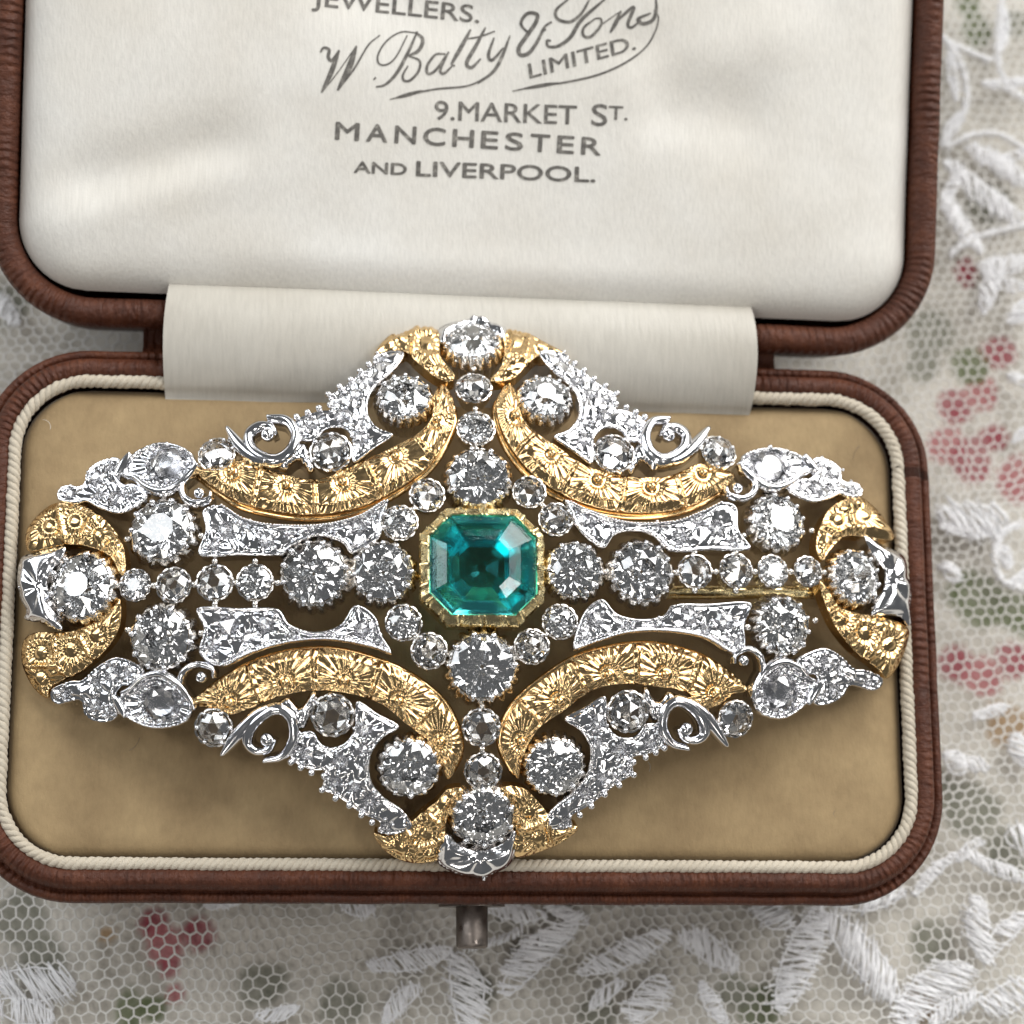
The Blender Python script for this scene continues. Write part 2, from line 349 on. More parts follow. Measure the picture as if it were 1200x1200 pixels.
def build_arc(pts):
    P2 = crspline(pts, 3); P = at(P2[:, 0], P2[:, 1], np.full(len(P2), 1.6)); T = np.gradient(P, axis=0); T /= np.linalg.norm(T, axis=1)[:, None]; S = np.stack([-T[:, 1], T[:, 0], T[:, 2] * 0], -1); acc = Acc()
    for c, t, s in zip(P, T, S):                           # short over-and-over stitches
        for k in range(2):
            q = np.linspace(-1, 1, 5); Q = c + t * rng.uniform(-.15, .15) + q[:, None] * (s * rng.uniform(.22, .42) + t * rng.uniform(.05, .4))[None, :]
            Q[:, 2] = lace_z(Q[:, 0], Q[:, 1]) + .08 + .2 * (1 - q ** 2); acc.add(*tube(Q, .06, 5))
    acc.build('embroidered_stem', THREAD, lace, smooth=True, recalc=False)
for a in ([(1104, 44), (1122, 70), (1132, 105), (1126, 140), (1106, 166)], [(1110, 172), (1140, 158), (1172, 158), (1206, 178)], [(1206, 120), (1180, 100), (1168, 60), (1174, -6)], [(1110, 50), (1135, 62), (1160, 72)],
          [(1206, 612), (1178, 622), (1164, 648), (1172, 680), (1206, 694)], [(960, 1064), (968, 1050)], [(1052, 1168), (1066, 1190), (1070, 1206)], [(1112, 300), (1130, 285), (1155, 275), (1206, 262)],
          [(546, 1112), (590, 1100), (610, 1090)]): build_arc(a)

# ================================================================== jewellery box
BC = np.array([0.35, 0.0]); BROT = math.radians(-0.35)
def bxy(P):
    c, s = math.cos(BROT), math.sin(BROT); return np.stack([BC[0] + P[:, 0] * c - P[:, 1] * s, BC[1] + P[:, 0] * s + P[:, 1] * c], -1)
box = empty('jewellery_box', (BC[0], BC[1], 0)); ORG[box.name] = np.array([BC[0], BC[1], 0])
box['label'] = 'open brown leather jewellery box with printed ivory satin lid lining and tan velvet pad'; box['category'] = 'jewellery box'
HW, HH = 38.3, 21.9
LIDA = math.radians(14); YB = 22.35
def lidpt(u, v, w):
    """lid plane: u across, v up from the hinge, w out of the lining"""
    u, v, w = np.broadcast_arrays(np.asarray(u, float), np.asarray(v, float), np.asarray(w, float))
    return np.stack([u + 0.7 + v * 0.016, YB + 0.5 - u * 0.018 + v * math.cos(LIDA) - w * math.sin(LIDA), ZR + v * math.sin(LIDA) + w * math.cos(LIDA)], -1)
def rim_sweep(name, w, h, r, prof, to3, closed_back=True):
    P, N, s = round_rect(w, h, r); n = len(P); prof = np.array(prof); m = len(prof)
    wob = 0.06 * (vnoise(s, s * 0, 0.35, 41) - .5)
    XY = P[:, None, :] - N[:, None, :] * (prof[None, :, :1] + wob[:, None, None]); Zz = np.broadcast_to(prof[None, :, 1], (n, m)) + wob[:, None]
    V = to3(XY.reshape(-1, 2), Zz.reshape(-1)); Fc = grid_faces(n, m, True, False)
    if closed_back: Fc.append(tuple(i * m for i in range(n)))
    cum = np.concatenate([[0], np.cumsum(np.linalg.norm(np.diff(prof, axis=0), axis=1))])
    uv = np.stack([np.repeat(s[:n], m), np.tile(cum, n), np.zeros(n * m)], -1)
    return mk(name, V, Fc, LEATHER, box, smooth=True, uv=uv)
base3 = lambda XY, z: np.concatenate([bxy(XY), z[:, None]], 1)
lid3 = lambda XY, w: lidpt(XY[:, 0], XY[:, 1] + 22.3, w)
rim_sweep('base_shell', HW, HH, 8.6, [(2.6, 0.9), (2.1, 1.2), (1.9, 3), (0.25, ZR - 2.8), (0.12, ZR - 2.1), (0.22, ZR - 1.45), (0.5, ZR - 1.25), (0.78, ZR - 1.35), (0.9, ZR - 1.6), (0.96, ZR - 1.62), (1.02, ZR - 1.1), (1.12, ZR - .6), (1.4, ZR - 0.2), (1.85, ZR), (2.3, ZR - .12), (2.62, ZR - .5), (2.72, ZR - 1.2), (2.75, ZR - 4)], base3)
rim_sweep('lid_shell', HW + .2, 22.2, 8.6, [(1.2, -9.5), (0.5, -9.2), (0.1, -8), (0.0, -2), (0.05, -1.2), (0.3, -0.45), (0.75, -0.08), (1.3, 0.0), (1.75, -.2), (2.1, -.6), (2.3, -1.2), (2.4, -3.5)], lid3)

def build_pad():
    w, h, r = 34.9, 18.45, 5.3; ny, nx = 90, 160; V = []
    for t in np.linspace(-1, 1, ny):
        y = h * math.copysign(1 - (1 - abs(t)) ** 1.15, t); e = abs(y) - (h - r); hw = w if e <= 0 else w - r + math.sqrt(max(0, r * r - e * e))
        q = np.linspace(-1, 1, nx); q = np.sign(q) * (1 - (1 - np.abs(q)) ** 1.25)
        x = q * hw
        d = np.minimum(h - abs(y), hw - np.abs(x))
        z = ZR - 1.75 + 0.95 * (1 - np.exp(-d / 0.55)) + 0.10 * (vnoise(x + 60, np.full(nx, y + 40), 0.16, 51) - .5)
        V.append(np.stack([x, np.full(nx, y), z], -1))
    V = np.concatenate(V); V = np.concatenate([bxy(V[:, :2]), V[:, 2:]], 1)
    mk('velvet_pad', V, grid_faces(ny, nx), PAD, box, smooth=True)
build_pad()
def build_lint():
    pad = bpy.data.objects['velvet_pad']
    for px, py in [(58, 505), (660, 935), (1000, 540), (150, 880), (760, 905), (980, 950)]:
        c = at(px, py, ZR - .78); a = rng.uniform(0, 6.28); k = rng.uniform(-3, 3); t = np.linspace(0, 1, 14); L = rng.uniform(.6, 1.5); th = a + k * t
        P = c + np.stack([np.cumsum(np.cos(th)) * L / 14, np.cumsum(np.sin(th)) * L / 14, .03 + .08 * np.sin(t * 3.1)], -1); mk('lint_fibre', *tube(P, .012, 4), STEEL if rng.random() < .7 else NETM, pad, smooth=True)
build_lint()
def build_cord():
    P, N, s = round_rect(35.35, 18.95, 5.7, n=30, step=0.17); acc = Acc(); n = len(P); L = s[-1]
    k = round(L / 1.7); ph = 2 * math.pi * k * s[:n] / L
    for st in range(3):
        a = ph + st * 2 * math.pi / 3; jit = 0.06 * (vnoise(s[:n], s[:n] * 0, 0.7, 60 + st) - .5)
        XY = P + N * (0.25 * np.cos(a) + jit)[:, None]; z = ZR - 0.62 + 0.25 * np.sin(a) + jit
        path = np.concatenate([bxy(XY), z[:, None]], 1); path = np.concatenate([path, path[:1]])
        acc.add(*tube(path, 0.29 + 0.05 * vnoise(np.arange(n + 1) * .17, np.zeros(n + 1), 1.5, 66), 7, False))
    acc.build('cord_trim', CORD, box, smooth=True)
build_cord()

# ---- satin lining of the lid
LW, LV0, LV1, LR = 35.95, 2.95, 41.3, 5.5
def satin_w(u, v):
    u = np.asarray(u, float); v = np.asarray(v, float); vc = (LV0 + LV1) / 2; hh = (LV1 - LV0) / 2
    au, av = np.abs(u), np.abs(v - vc); ex, ey = au - (LW - LR), av - (hh - LR)
    d = np.where((ex > 0) & (ey > 0), LR - np.hypot(np.maximum(ex, 0), np.maximum(ey, 0)), np.minimum(LW - au, hh - av)); d = np.maximum(d, 0)
    w = -1.7 + 1.75 * (1 - np.exp(-d / 1.1)) + 0.5 * (1 - np.exp(-d / 7))
    def ridge(u0, v0, u1, v1, wid, amp):
        du, dv = u1 - u0, v1 - v0; L = math.hypot(du, dv); t = ((u - u0) * du + (v - v0) * dv) / L ** 2; e = ((u - u0) * dv - (v - v0) * du) / L
        return amp * np.exp(-(e / wid) ** 2) * sstep(-.15, .25, t) * (1 - sstep(.75, 1.15, t))
    w = w + ridge(-35, 7.6, -17, 13.2, 1.9, 0.26) - ridge(-33, 10.8, -18, 15.5, 2.4, 0.60) - ridge(14, 22, 24, 18, 3.4, .6) + ridge(12, 20, 27, 27, 3.0, .4) - ridge(-14, 29, 4, 25.5, 3.6, .7) - ridge(16, 17, 13, 26, 2.6, .3) + ridge(-20, 6, 20, 5.5, 1.6, .22)
    w = w + 0.5 * (vnoise(u + 80, v + 20, 0.075, 71) - .5) + 0.14 * (vnoise(u * .5 + v + 80, v - u * .5 + 90, 0.2, 72) - .5)
    return w
def build_satin():
    ny, nx = 130, 200; V = []; vc = (LV0 + LV1) / 2; hh = (LV1 - LV0) / 2
    for t in np.linspace(-1, 1, ny):
        y = hh * math.copysign(1 - (1 - abs(t)) ** 1.2, t); e = abs(y) - (hh - LR); hw = LW if e <= 0 else LW - LR + math.sqrt(max(0, LR ** 2 - e * e))
        q = np.linspace(-1, 1, nx); q = np.sign(q) * (1 - (1 - np.abs(q)) ** 1.3); u = q * hw; v = np.full(nx, vc + y)
        V.append(lidpt(u, v, satin_w(u, v)))
    mk('satin_lining', np.concatenate(V), grid_faces(ny, nx), SATIN, box, smooth=True)
build_satin()
satin_o = bpy.data.objects['satin_lining']
def on_satin(px, py, lift=0.03):
    """where a pixel's ray meets the lining"""
    px = np.asarray(px, float); py = np.asarray(py, float); d = rays(px, py)
    n = np.array([0, -math.sin(LIDA), math.cos(LIDA)]); w = np.zeros(px.shape)
    for _ in range(8):
        p0 = lidpt(0, 0, 0) + n * w[..., None]
        t = ((p0 - CAM) * n).sum(-1) / (d @ n); P = CAM + d * t[..., None]
        v = ((P - lidpt(0, 0, 0)) * np.array([0, math.cos(LIDA), math.sin(LIDA)])).sum(-1); u = P[..., 0] - 0.7 - v * 0.016
        v = v + u * 0.018 * math.cos(LIDA)
        w = satin_w(u, v)
    return lidpt(u, v, w + lift)
def text_px(s, x0, y0, x1, y1, cap, shear=0.0, weight=0.0):
    cu = bpy.data.curves.new('t', 'FONT'); cu.body = s; cu.size = 1; cu.offset = 0; cu.resolution_u = 4; cu.space_character = 1.0
    ob = bpy.data.objects.new('t', cu); scene.collection.objects.link(ob); bpy.context.view_layer.update()
    me = bpy.data.meshes.new_from_object(ob.evaluated_get(bpy.context.evaluated_depsgraph_get()))
    V = np.array([v.co[:] for v in me.vertices]); Fc = [tuple(p.vertices) for p in me.polygons]
    bpy.data.objects.remove(ob); bpy.data.meshes.remove(me); bpy.data.curves.remove(cu)
    u = (V[:, 0] - V[:, 0].min()) / (V[:, 0].max() - V[:, 0].min()); h = V[:, 1] / 0.69 * cap
    dx, dy = x1 - x0, y1 - y0; L = math.hypot(dx, dy)
    px = x0 + dx * u + h * (dy / L) + shear * h * dx / L; py = y0 + dy * u - h * (dx / L) + shear * h * dy / L
    k = weight * cap * 1.6; W = []; G = []
    for q, (ox, oy) in enumerate(((0, 0), (k, 0), (-k, 0), (0, k), (0, -k))):
        W.append(on_satin(px + ox, py + oy, 0.03 + q * .002)); G += [tuple(i + q * len(px) for i in f) for f in Fc]
    return np.concatenate(W), G
def ribbon_px(pts, w0, w1=None):
    """pen stroke, swelling in the middle"""
    P = crspline(pts, 1.3); n = len(P); T = np.gradient(P, axis=0); T /= np.linalg.norm(T, axis=1)[:, None] + 1e-9; N = np.stack([-T[:, 1], T[:, 0]], -1)
    w1 = w0 if w1 is None else w1; s = np.linspace(0, 1, n); w = w0 + (w1 - w0) * np.sin(math.pi * s) ** 0.8
    A = P + N * w[:, None] / 2; B = P - N * w[:, None] / 2; V = np.stack([A, B], 1).reshape(-1, 2)
    return on_satin(V[:, 0], V[:, 1], 0.032), grid_faces(n, 2)
def letters():
    for word, args in (('JEWELLERS.', (366, 6, 561, 27, 20, -.02, .012)), ('LIMITED.', (621, 92, 745, 58, 17, .12, .014)), ('9.MARKET', (509, 140, 675, 146, 22, 0, .01)), ('S', (693, 147, 711, 147.6, 25, 0, .01)),
                       ('T.', (713, 140, 735, 141, 16, 0, .012)), ('MANCHESTER', (393, 163, 703, 182, 20, 0, .022)), ('AND', (415, 202, 476, 205, 13, 0, .03)), ('LIVERPOOL.', (488, 206, 697, 213.5, 17, 0, .024))):
        acc = Acc()
        if word == 'MANCHESTER':                # widely spaced capitals, set one by one
            x0, y0, x1, y1, cap, sh, wt = args; wd = {'M': 27, 'A': 24, 'N': 24, 'C': 25, 'H': 24, 'E': 19, 'S': 20, 'T': 22, 'R': 22}
            tot = sum(wd[c] for c in word); gap = (x1 - x0 - tot) / (len(word) - 1); x = x0
            for c in word:
                f = lambda q: y0 + (y1 - y0) * (q - x0) / (x1 - x0)
                acc.add(*text_px(c, x, f(x), x + wd[c], f(x + wd[c]), cap, sh, wt)); x += wd[c] + gap
        else: acc.add(*text_px(word, *args))
        acc.build('lettering', INK, satin_o, recalc=False)
    z4 = lambda L: [(360 + x / 5.4545, y / 5.4545) for x, y in L]; z5 = lambda L: [(560 + x / 5, y / 5) for x, y in L]
    acc = Acc()
    for L, a, b in (([(85, 335), (105, 305), (140, 318), (135, 365), (160, 385), (205, 320)], 2.2, 4.0), ([(205, 320), (150, 470), (92, 592)], 2.0, 6.0), ([(92, 592), (190, 470), (315, 292)], 1.2, 1.4), ([(315, 292), (265, 440), (195, 578)], 2.0, 7.5),
                    ([(195, 578), (300, 440), (390, 290), (465, 225)], 1.4, 2.4), ([(428, 498), (436, 506)], 4.0, 4.0), ([(700, 210), (600, 205), (510, 260), (455, 345), (458, 405), (510, 412), (570, 360), (640, 225)], 1.6, 2.2),
                    ([(705, 200), (640, 345), (570, 470), (500, 540), (440, 555)], 1.8, 4.2), ([(690, 205), (738, 250), (715, 320), (648, 358)], 2.0, 4.6), ([(648, 358), (718, 388), (712, 455), (660, 512), (620, 515), (612, 480), (645, 420)], 1.6, 3.2),
                    ([(885, 345), (820, 350), (768, 420), (772, 470), (820, 450), (890, 350)], 1.8, 3.4), ([(905, 330), (852, 440), (872, 470), (925, 425)], 1.8, 3.6), ([(1045, 188), (985, 300), (925, 408), (945, 420)], 2.0, 5.0), ([(1140, 175), (1080, 290), (1020, 400), (1050, 432), (1110, 375)], 2.0, 4.8),
                    ([(1010, 250), (1100, 235), (1200, 200)], 1.6, 2.2), ([(1200, 440), (1130, 500), (1020, 550), (820, 570), (650, 605), (530, 635)], 1.3, 2.4), ([(740, 578), (640, 606), (560, 628)], 1.2, 4.6)):
        acc.add(*ribbon_px(z4(L), a, b))
    for L, a, b in (([(95, 220), (62, 320), (85, 352), (150, 280)], 1.8, 4.0), ([(188, 208), (140, 335), (90, 420), (0, 490)], 1.6, 4.2), ([(305, 205), (252, 140), (290, 80), (345, 85), (340, 130), (290, 205), (240, 280), (250, 322), (300, 310), (350, 240), (390, 160), (432, 128)], 2.4, 5.0), ([(400, 172), (372, 192)], 2, 2),
                    ([(745, -5), (680, 50), (600, 125), (540, 220), (470, 270), (412, 272), (405, 238), (428, 240)], 2.2, 4.6), ([(530, -5), (458, 60), (468, 112), (540, 128), (605, 80), (655, -5)], 2.2, 3.8), ([(690, 108), (622, 160), (618, 208), (660, 216), (718, 152), (720, 112), (690, 108)], 1.8, 3.6),
                    ([(838, 65), (812, 125), (775, 192)], 2, 5), ([(718, 150), (770, 112), (838, 65)], 1.2, 1.6), ([(800, 140), (850, 90), (912, 45), (878, 140), (900, 162), (955, 120)], 1.8, 4.2), ([(1042, -4), (1044, 60), (1022, 120), (965, 140), (938, 112), (1012, 78)], 2, 4.4),
                    ([(1030, 60), (1056, 100), (1040, 180), (980, 280), (860, 370), (700, 440), (500, 485), (370, 500), (202, 535)], 1.4, 2.6), ([(480, 486), (380, 500), (260, 522)], 1.2, 4.4)):
        acc.add(*ribbon_px(z5(L), a, b))
    acc.build('script_lettering', INK, satin_o, recalc=False)
letters()

def build_ribbon():
    nu, nv = 90, 26; V = []
    A = lidpt(0, 3.9, -1.1)[1:]; B = np.array([YB - 5.0, ZR - 1.1])         # under the lining, into the pad
    for i, q in enumerate(np.linspace(0, 1, nu)):
        xc = -23.9 + q * 47.0
        for j, t in enumerate(np.linspace(0, 1, nv)):
            y = A[0] + (B[0] - A[0]) * t - xc * 0.016; z = A[1] + (B[1] - A[1]) * t
            bul = 2.1 * (math.sin(math.pi * min(1, t * 1.04)) ** 0.62 if 0 < t < .96 else 0) * (1 + 0.04 * math.sin(q * 9))
            edge = 0.28 * math.sin(math.pi * t) * (1 if q > .5 else -1) * abs(q - .5) * 2
            V.append((xc + 0.55 + edge + 0.4 * (1 - t) * 0.4, y, z + bul + 0.06 * (vnoise(xc * 1.0, t * 3, 0.25, 81) - .5)))
    # leather back strip that the lid turns on
    S = []
    for q in np.linspace(-1, 1, 60):
        for t in np.linspace(0, 1, 8):
            x = 25.8 * q + .5; S.append((x, YB - 1.2 + 3.4 * t - x * .016, ZR - 1.5 - 1.3 * math.sin(math.pi * t) + .1 * vnoise(x * 1.0, t * 2.0, .6, 83)))
    mk('hinge_leather', S, grid_faces(60, 8), LEATHER, box, smooth=True, uv=np.array(S))
    mk('hinge_ribbon', V, grid_faces(nu, nv), RIBBON, box, smooth=True)
build_ribbon()
def lathe(prof, n=28):
    prof = np.array(prof, float); a = np.linspace(0, 2 * math.pi, n, endpoint=False)
    V = np.stack([prof[:, 0][:, None] * np.cos(a), prof[:, 0][:, None] * np.sin(a), np.repeat(prof[:, 1][:, None], n, 1)], -1).reshape(-1, 3)
    return V, grid_faces(len(prof), n, False, True)
def build_button():
    p = at(553, 1078, ZR - 5.0)
    V, Fc = lathe([(0, 0), (1.05, 0), (1.22, 0.12), (1.25, 0.3), (1.25, 5.6), (0.0, 5.6)])
    W = np.stack([V[:, 0] + p[0], V[:, 2] - 25.0, V[:, 1] + ZR - 5.0], -1)
    mk('push_button', W, Fc, STEEL, box, smooth=False)
    o = bpy.data.objects['push_button']; [setattr(f, 'use_smooth', len(f.vertices) == 4) for f in o.data.polygons]
    # thumb notch plate on the front of the rim
    V2, F2 = lathe([(0, 0), (2.4, 0), (2.6, .15), (2.6, .5), (0, .55)], 26)
    V2 = V2 * np.array([1, .55, 1]); W2 = np.stack([V2[:, 0] + p[0], -HH + .62 - V2[:, 2], V2[:, 1] + ZR - 5.0], -1)
    mk('button_plate', W2, F2, STEEL, box)
build_button()

# ================================================================== brooch
PADZ = ZR - 0.8; ZB = PADZ + 1.3; HD = 6.4
_e = at(np.array([25, 1063, 555, 563]), np.array([690, 680, 372, 1024]), np.full(4, ZB + .3))
BX, BY = (_e[0, 0] + _e[1, 0]) / 2, (_e[2, 1] + _e[3, 1]) / 2; BA, BB = (_e[1, 0] - _e[0, 0]) / 2, (_e[2, 1] - _e[3, 1]) / 2
def dome(x, y):
    q = ((x - BX) / BA) ** 2 + ((y - BY) / BB) ** 2; return ZB + HD * (1 - np.minimum(q, 1.35) ** 1.4)
def on_dome(px, py):
    px = np.asarray(px, float); py = np.asarray(py, float); z = np.full(px.shape, ZB + 3.0)
    for _ in range(30):
        P = at(px, py, z); z = 0.5 * z + 0.5 * dome(P[..., 0], P[..., 1])
    P = at(px, py, z); e = .05
    gx = (dome(P[..., 0] + e, P[..., 1]) - dome(P[..., 0] - e, P[..., 1])) / (2 * e); gy = (dome(P[..., 0], P[..., 1] + e) - dome(P[..., 0], P[..., 1] - e)) / (2 * e)
    N = np.stack([-gx, -gy, np.ones_like(gx)], -1); N /= np.linalg.norm(N, axis=-1)[..., None]
    return P, N
def B3(px, py, dz):
    P, N = on_dome(px, py); return P + N * np.broadcast_to(np.asarray(dz, float), P.shape[:-1])[..., None]
PX = 1 / 15.0                     # millimetres in a photo pixel at the brooch
brooch = empty('brooch', (BX, BY, PADZ)); ORG[brooch.name] = np.array([BX, BY, PADZ])
brooch['label'] = 'gold and platinum brooch with a square green emerald among white diamonds'; brooch['category'] = 'brooch'

# ---- shared unit shapes for the stones
def hull_mesh(name, pts, m):
    bm = bmesh.new(); [bm.verts.new(p) for p in pts]
    r = bmesh.ops.convex_hull(bm, input=bm.verts); bmesh.ops.delete(bm, geom=[g for g in r['geom_interior'] if isinstance(g, bmesh.types.BMVert)], context='VERTS')
    bmesh.ops.recalc_face_normals(bm, faces=bm.faces)
    me = bpy.data.meshes.new(name); bm.to_mesh(me); bm.free(); me.materials.append(m); return me
def ring(n, r, z, off=0): return [(r * math.cos(2 * math.pi * (k + off) / n), r * math.sin(2 * math.pi * (k + off) / n), z) for k in range(n)]
def brilliant(name, tab, crown, pav):
    zc = .03; sl = (crown - zc) / (1 - tab); rk = 0.5 * (1 + tab) - .02; zk = crown - sl * (rk * math.cos(math.pi / 8) - tab)
    sp = (pav - .03) / (1 - .06); rp = .36; zp = -.03 - sp * (1 - rp * math.cos(math.pi / 8))
    return hull_mesh(name, ring(8, tab, crown) + ring(8, rk, zk, .5) + ring(8, rk + .13, zk - .105, .0) + ring(16, 1, zc) + ring(16, 1, -.03) + ring(8, rp, zp, .5) + ring(8, .66, zp * .56, .0) + ring(8, .06, -pav), DIAMOND)
GEMS = [brilliant('old_cut_diamond', .46, .36, .80), brilliant('old_cut_diamond', .52, .32, .84), brilliant('old_cut_diamond', .42, .40, .76)]
ROSE = [hull_mesh('rose_cut_diamond', ring(12, 1, 0) + ring(12, .96, -.16) + ring(6, .58, .40, .25) + [(0, 0, .60)], DIAMOND),
        hull_mesh('rose_cut_diamond', ring(12, 1, 0) + ring(12, .96, -.16) + ring(6, .80, .24, .0) + ring(6, .40, .46, .5), DIAMOND)]
def unit_mesh(name, V, Fc, m, smooth=True):
    me = bpy.data.meshes.new(name); me.from_pydata([tuple(v) for v in V], [], Fc)
    bm = bmesh.new(); bm.from_mesh(me); bmesh.ops.recalc_face_normals(bm, faces=bm.faces); bm.to_mesh(me); bm.free()
    if smooth: me.polygons.foreach_set('use_smooth', [True] * len(me.polygons))
    me.materials.append(m); return me
def collet_mesh(nfl, deep):
    n = nfl * 6; a = np.linspace(0, 2 * math.pi, n, endpoint=False)
    fl = np.abs(np.sin(a * nfl / 2)) ** 0.7                       # hollow flutes between raised ribs
    prof = [(.80, -.30, 0), (.84, -.02, 0), (.88, .05, 0), (.97, .02, .05), (1.0, -.10, .10), (.95, -.40, .13), (.86, -.75, .12), (.74, -1.05, .06), (.70, -1.15, 0), (.45, -1.12, 0), (.40, -.95, 0), (.78, -.34, 0)]
    if nfl > 14: prof = [(.73, -.30, 0), (.765, -.02, 0), (.795, .05, 0), (.85, .0, .02), (.93, -.13, .05), (1.0, -.30, .08), (.985, -.52, .12), (.88, -.85, .10), (.74, -1.10, .05), (.70, -1.18, 0), (.45, -1.12, 0), (.40, -.95, 0), (.71, -.34, 0)]
    V = []
    for r, z, f in prof:
        rr = r - f * (1 - fl) * 1.0; V.append(np.stack([rr * np.cos(a), rr * np.sin(a), (z * deep if z < 0 else z) - f * 1.1 * (1 - fl) * (nfl > 14)], -1))
    return unit_mesh('collet', np.concatenate(V), grid_faces(len(prof), n, True, True), COLLET, False)
def claws_mesh(n, r, size):
    acc = Acc()
    for k in range(n):
        a = 2 * math.pi * (k + .5) / n + random.uniform(-.06, .06); q = size * random.uniform(.85, 1.15)
        acc.add(ICO2[0] * np.array([q, q, q]) + np.array([r * math.cos(a), r * math.sin(a), .09]), ICO2[1])
        P = np.array([[r * 1.02 * math.cos(a), r * 1.02 * math.sin(a), .08], [(r + .10) * math.cos(a), (r + .10) * math.sin(a), -.10]]); acc.add(*tube(P, q * .75, 6))
    return unit_mesh('claws', np.concatenate(acc.V), acc.F, SILVER)
COLLETS = [collet_mesh(16, 1.0), collet_mesh(20, 1.1), collet_mesh(12, 1.0)]
CLAWS_L = [claws_mesh(12, .79, .078), claws_mesh(10, .79, .084)]; CLAWS_S = [claws_mesh(6, .82, .12), claws_mesh(8, .83, .10)]
def frame(px, py, tilt=0.0):
    P, N = on_dome(px, py); N = Vector(N); X = Vector((1, 0, 0)); X = (X - N * X.dot(N)).normalized(); Y = N.cross(X)
    return P, Matrix((X, Y, N)).transposed()
def obj_at(name, me, parent, P, R3, s, local=False):
    o = bpy.data.objects.new(name, me); link(o, parent); ORG[o.name] = np.zeros(3)
    if local: o.matrix_local = Matrix.Translation(Vector(P)) @ R3.to_4x4() @ Matrix.Diagonal((s, s, s, 1))
    else: o.matrix_local = Matrix.Translation(Vector((P - org(parent)) * MM)) @ R3.to_4x4() @ Matrix.Diagonal((s, s, s, 1))
    return o
def stone(px, py, rpx, kind='brilliant', dz=0.35):
    P, R3 = frame(px, py); P = P + np.array(R3.col[2][:]) * dz; big = rpx > 26
    R3 = R3 @ Matrix.Rotation(random.uniform(0, 6.28), 3, 'Z') @ Matrix.Rotation(random.uniform(-.05, .05), 3, 'X')
    c = obj_at('collet', random.choice(COLLETS[:2]) if big else COLLETS[2], brooch, P, R3, rpx * (1.07 if big else 1.03) * PX * MM)
    rz = Matrix.Rotation(random.uniform(0, 6.28), 3, 'Z')
    obj_at('diamond', random.choice(GEMS if kind == 'brilliant' else ROSE), c, (0, 0, 0.02), rz, .775 if big else .82, True)
    obj_at('claws', random.choice(CLAWS_L if big else CLAWS_S), c, (0, 0, 0), rz, 1.0, True)
    return c
BIG = [(560, 561, 40), (449, 671, 38.5), (672, 669, 36), (565, 781, 43), (368, 673, 41.5), (751, 671, 39.5), (553, 404, 36), (566, 956, 39), (474, 468, 34), (638, 468, 33.5), (480, 899, 37), (649, 897, 36.5),
       (191, 623, 41), (190, 748, 40), (98, 688, 43), (910, 613, 37), (916, 734, 37), (1000, 677, 36)]
SMALL = [(555, 456, 22), (557.5, 503, 23), (564, 852, 22.5), (566, 903, 22), (159, 686, 19.5), (204, 686, 21.5), (252, 683, 22), (299, 683, 22), (814, 670, 21), (862, 669, 21.5), (905, 670, 20.5), (946, 670, 19),
         (500.6, 581, 21), (468.5, 613, 21.5), (620, 577, 20), (651, 609, 20.5), (473, 730, 21.5), (503, 763, 21.5), (623, 758, 21), (656, 729, 21)]
for b in BIG: stone(*b)
for i, b in enumerate(SMALL): stone(*b, kind='brilliant' if i % 3 == 1 else 'rose', dz=0.1)

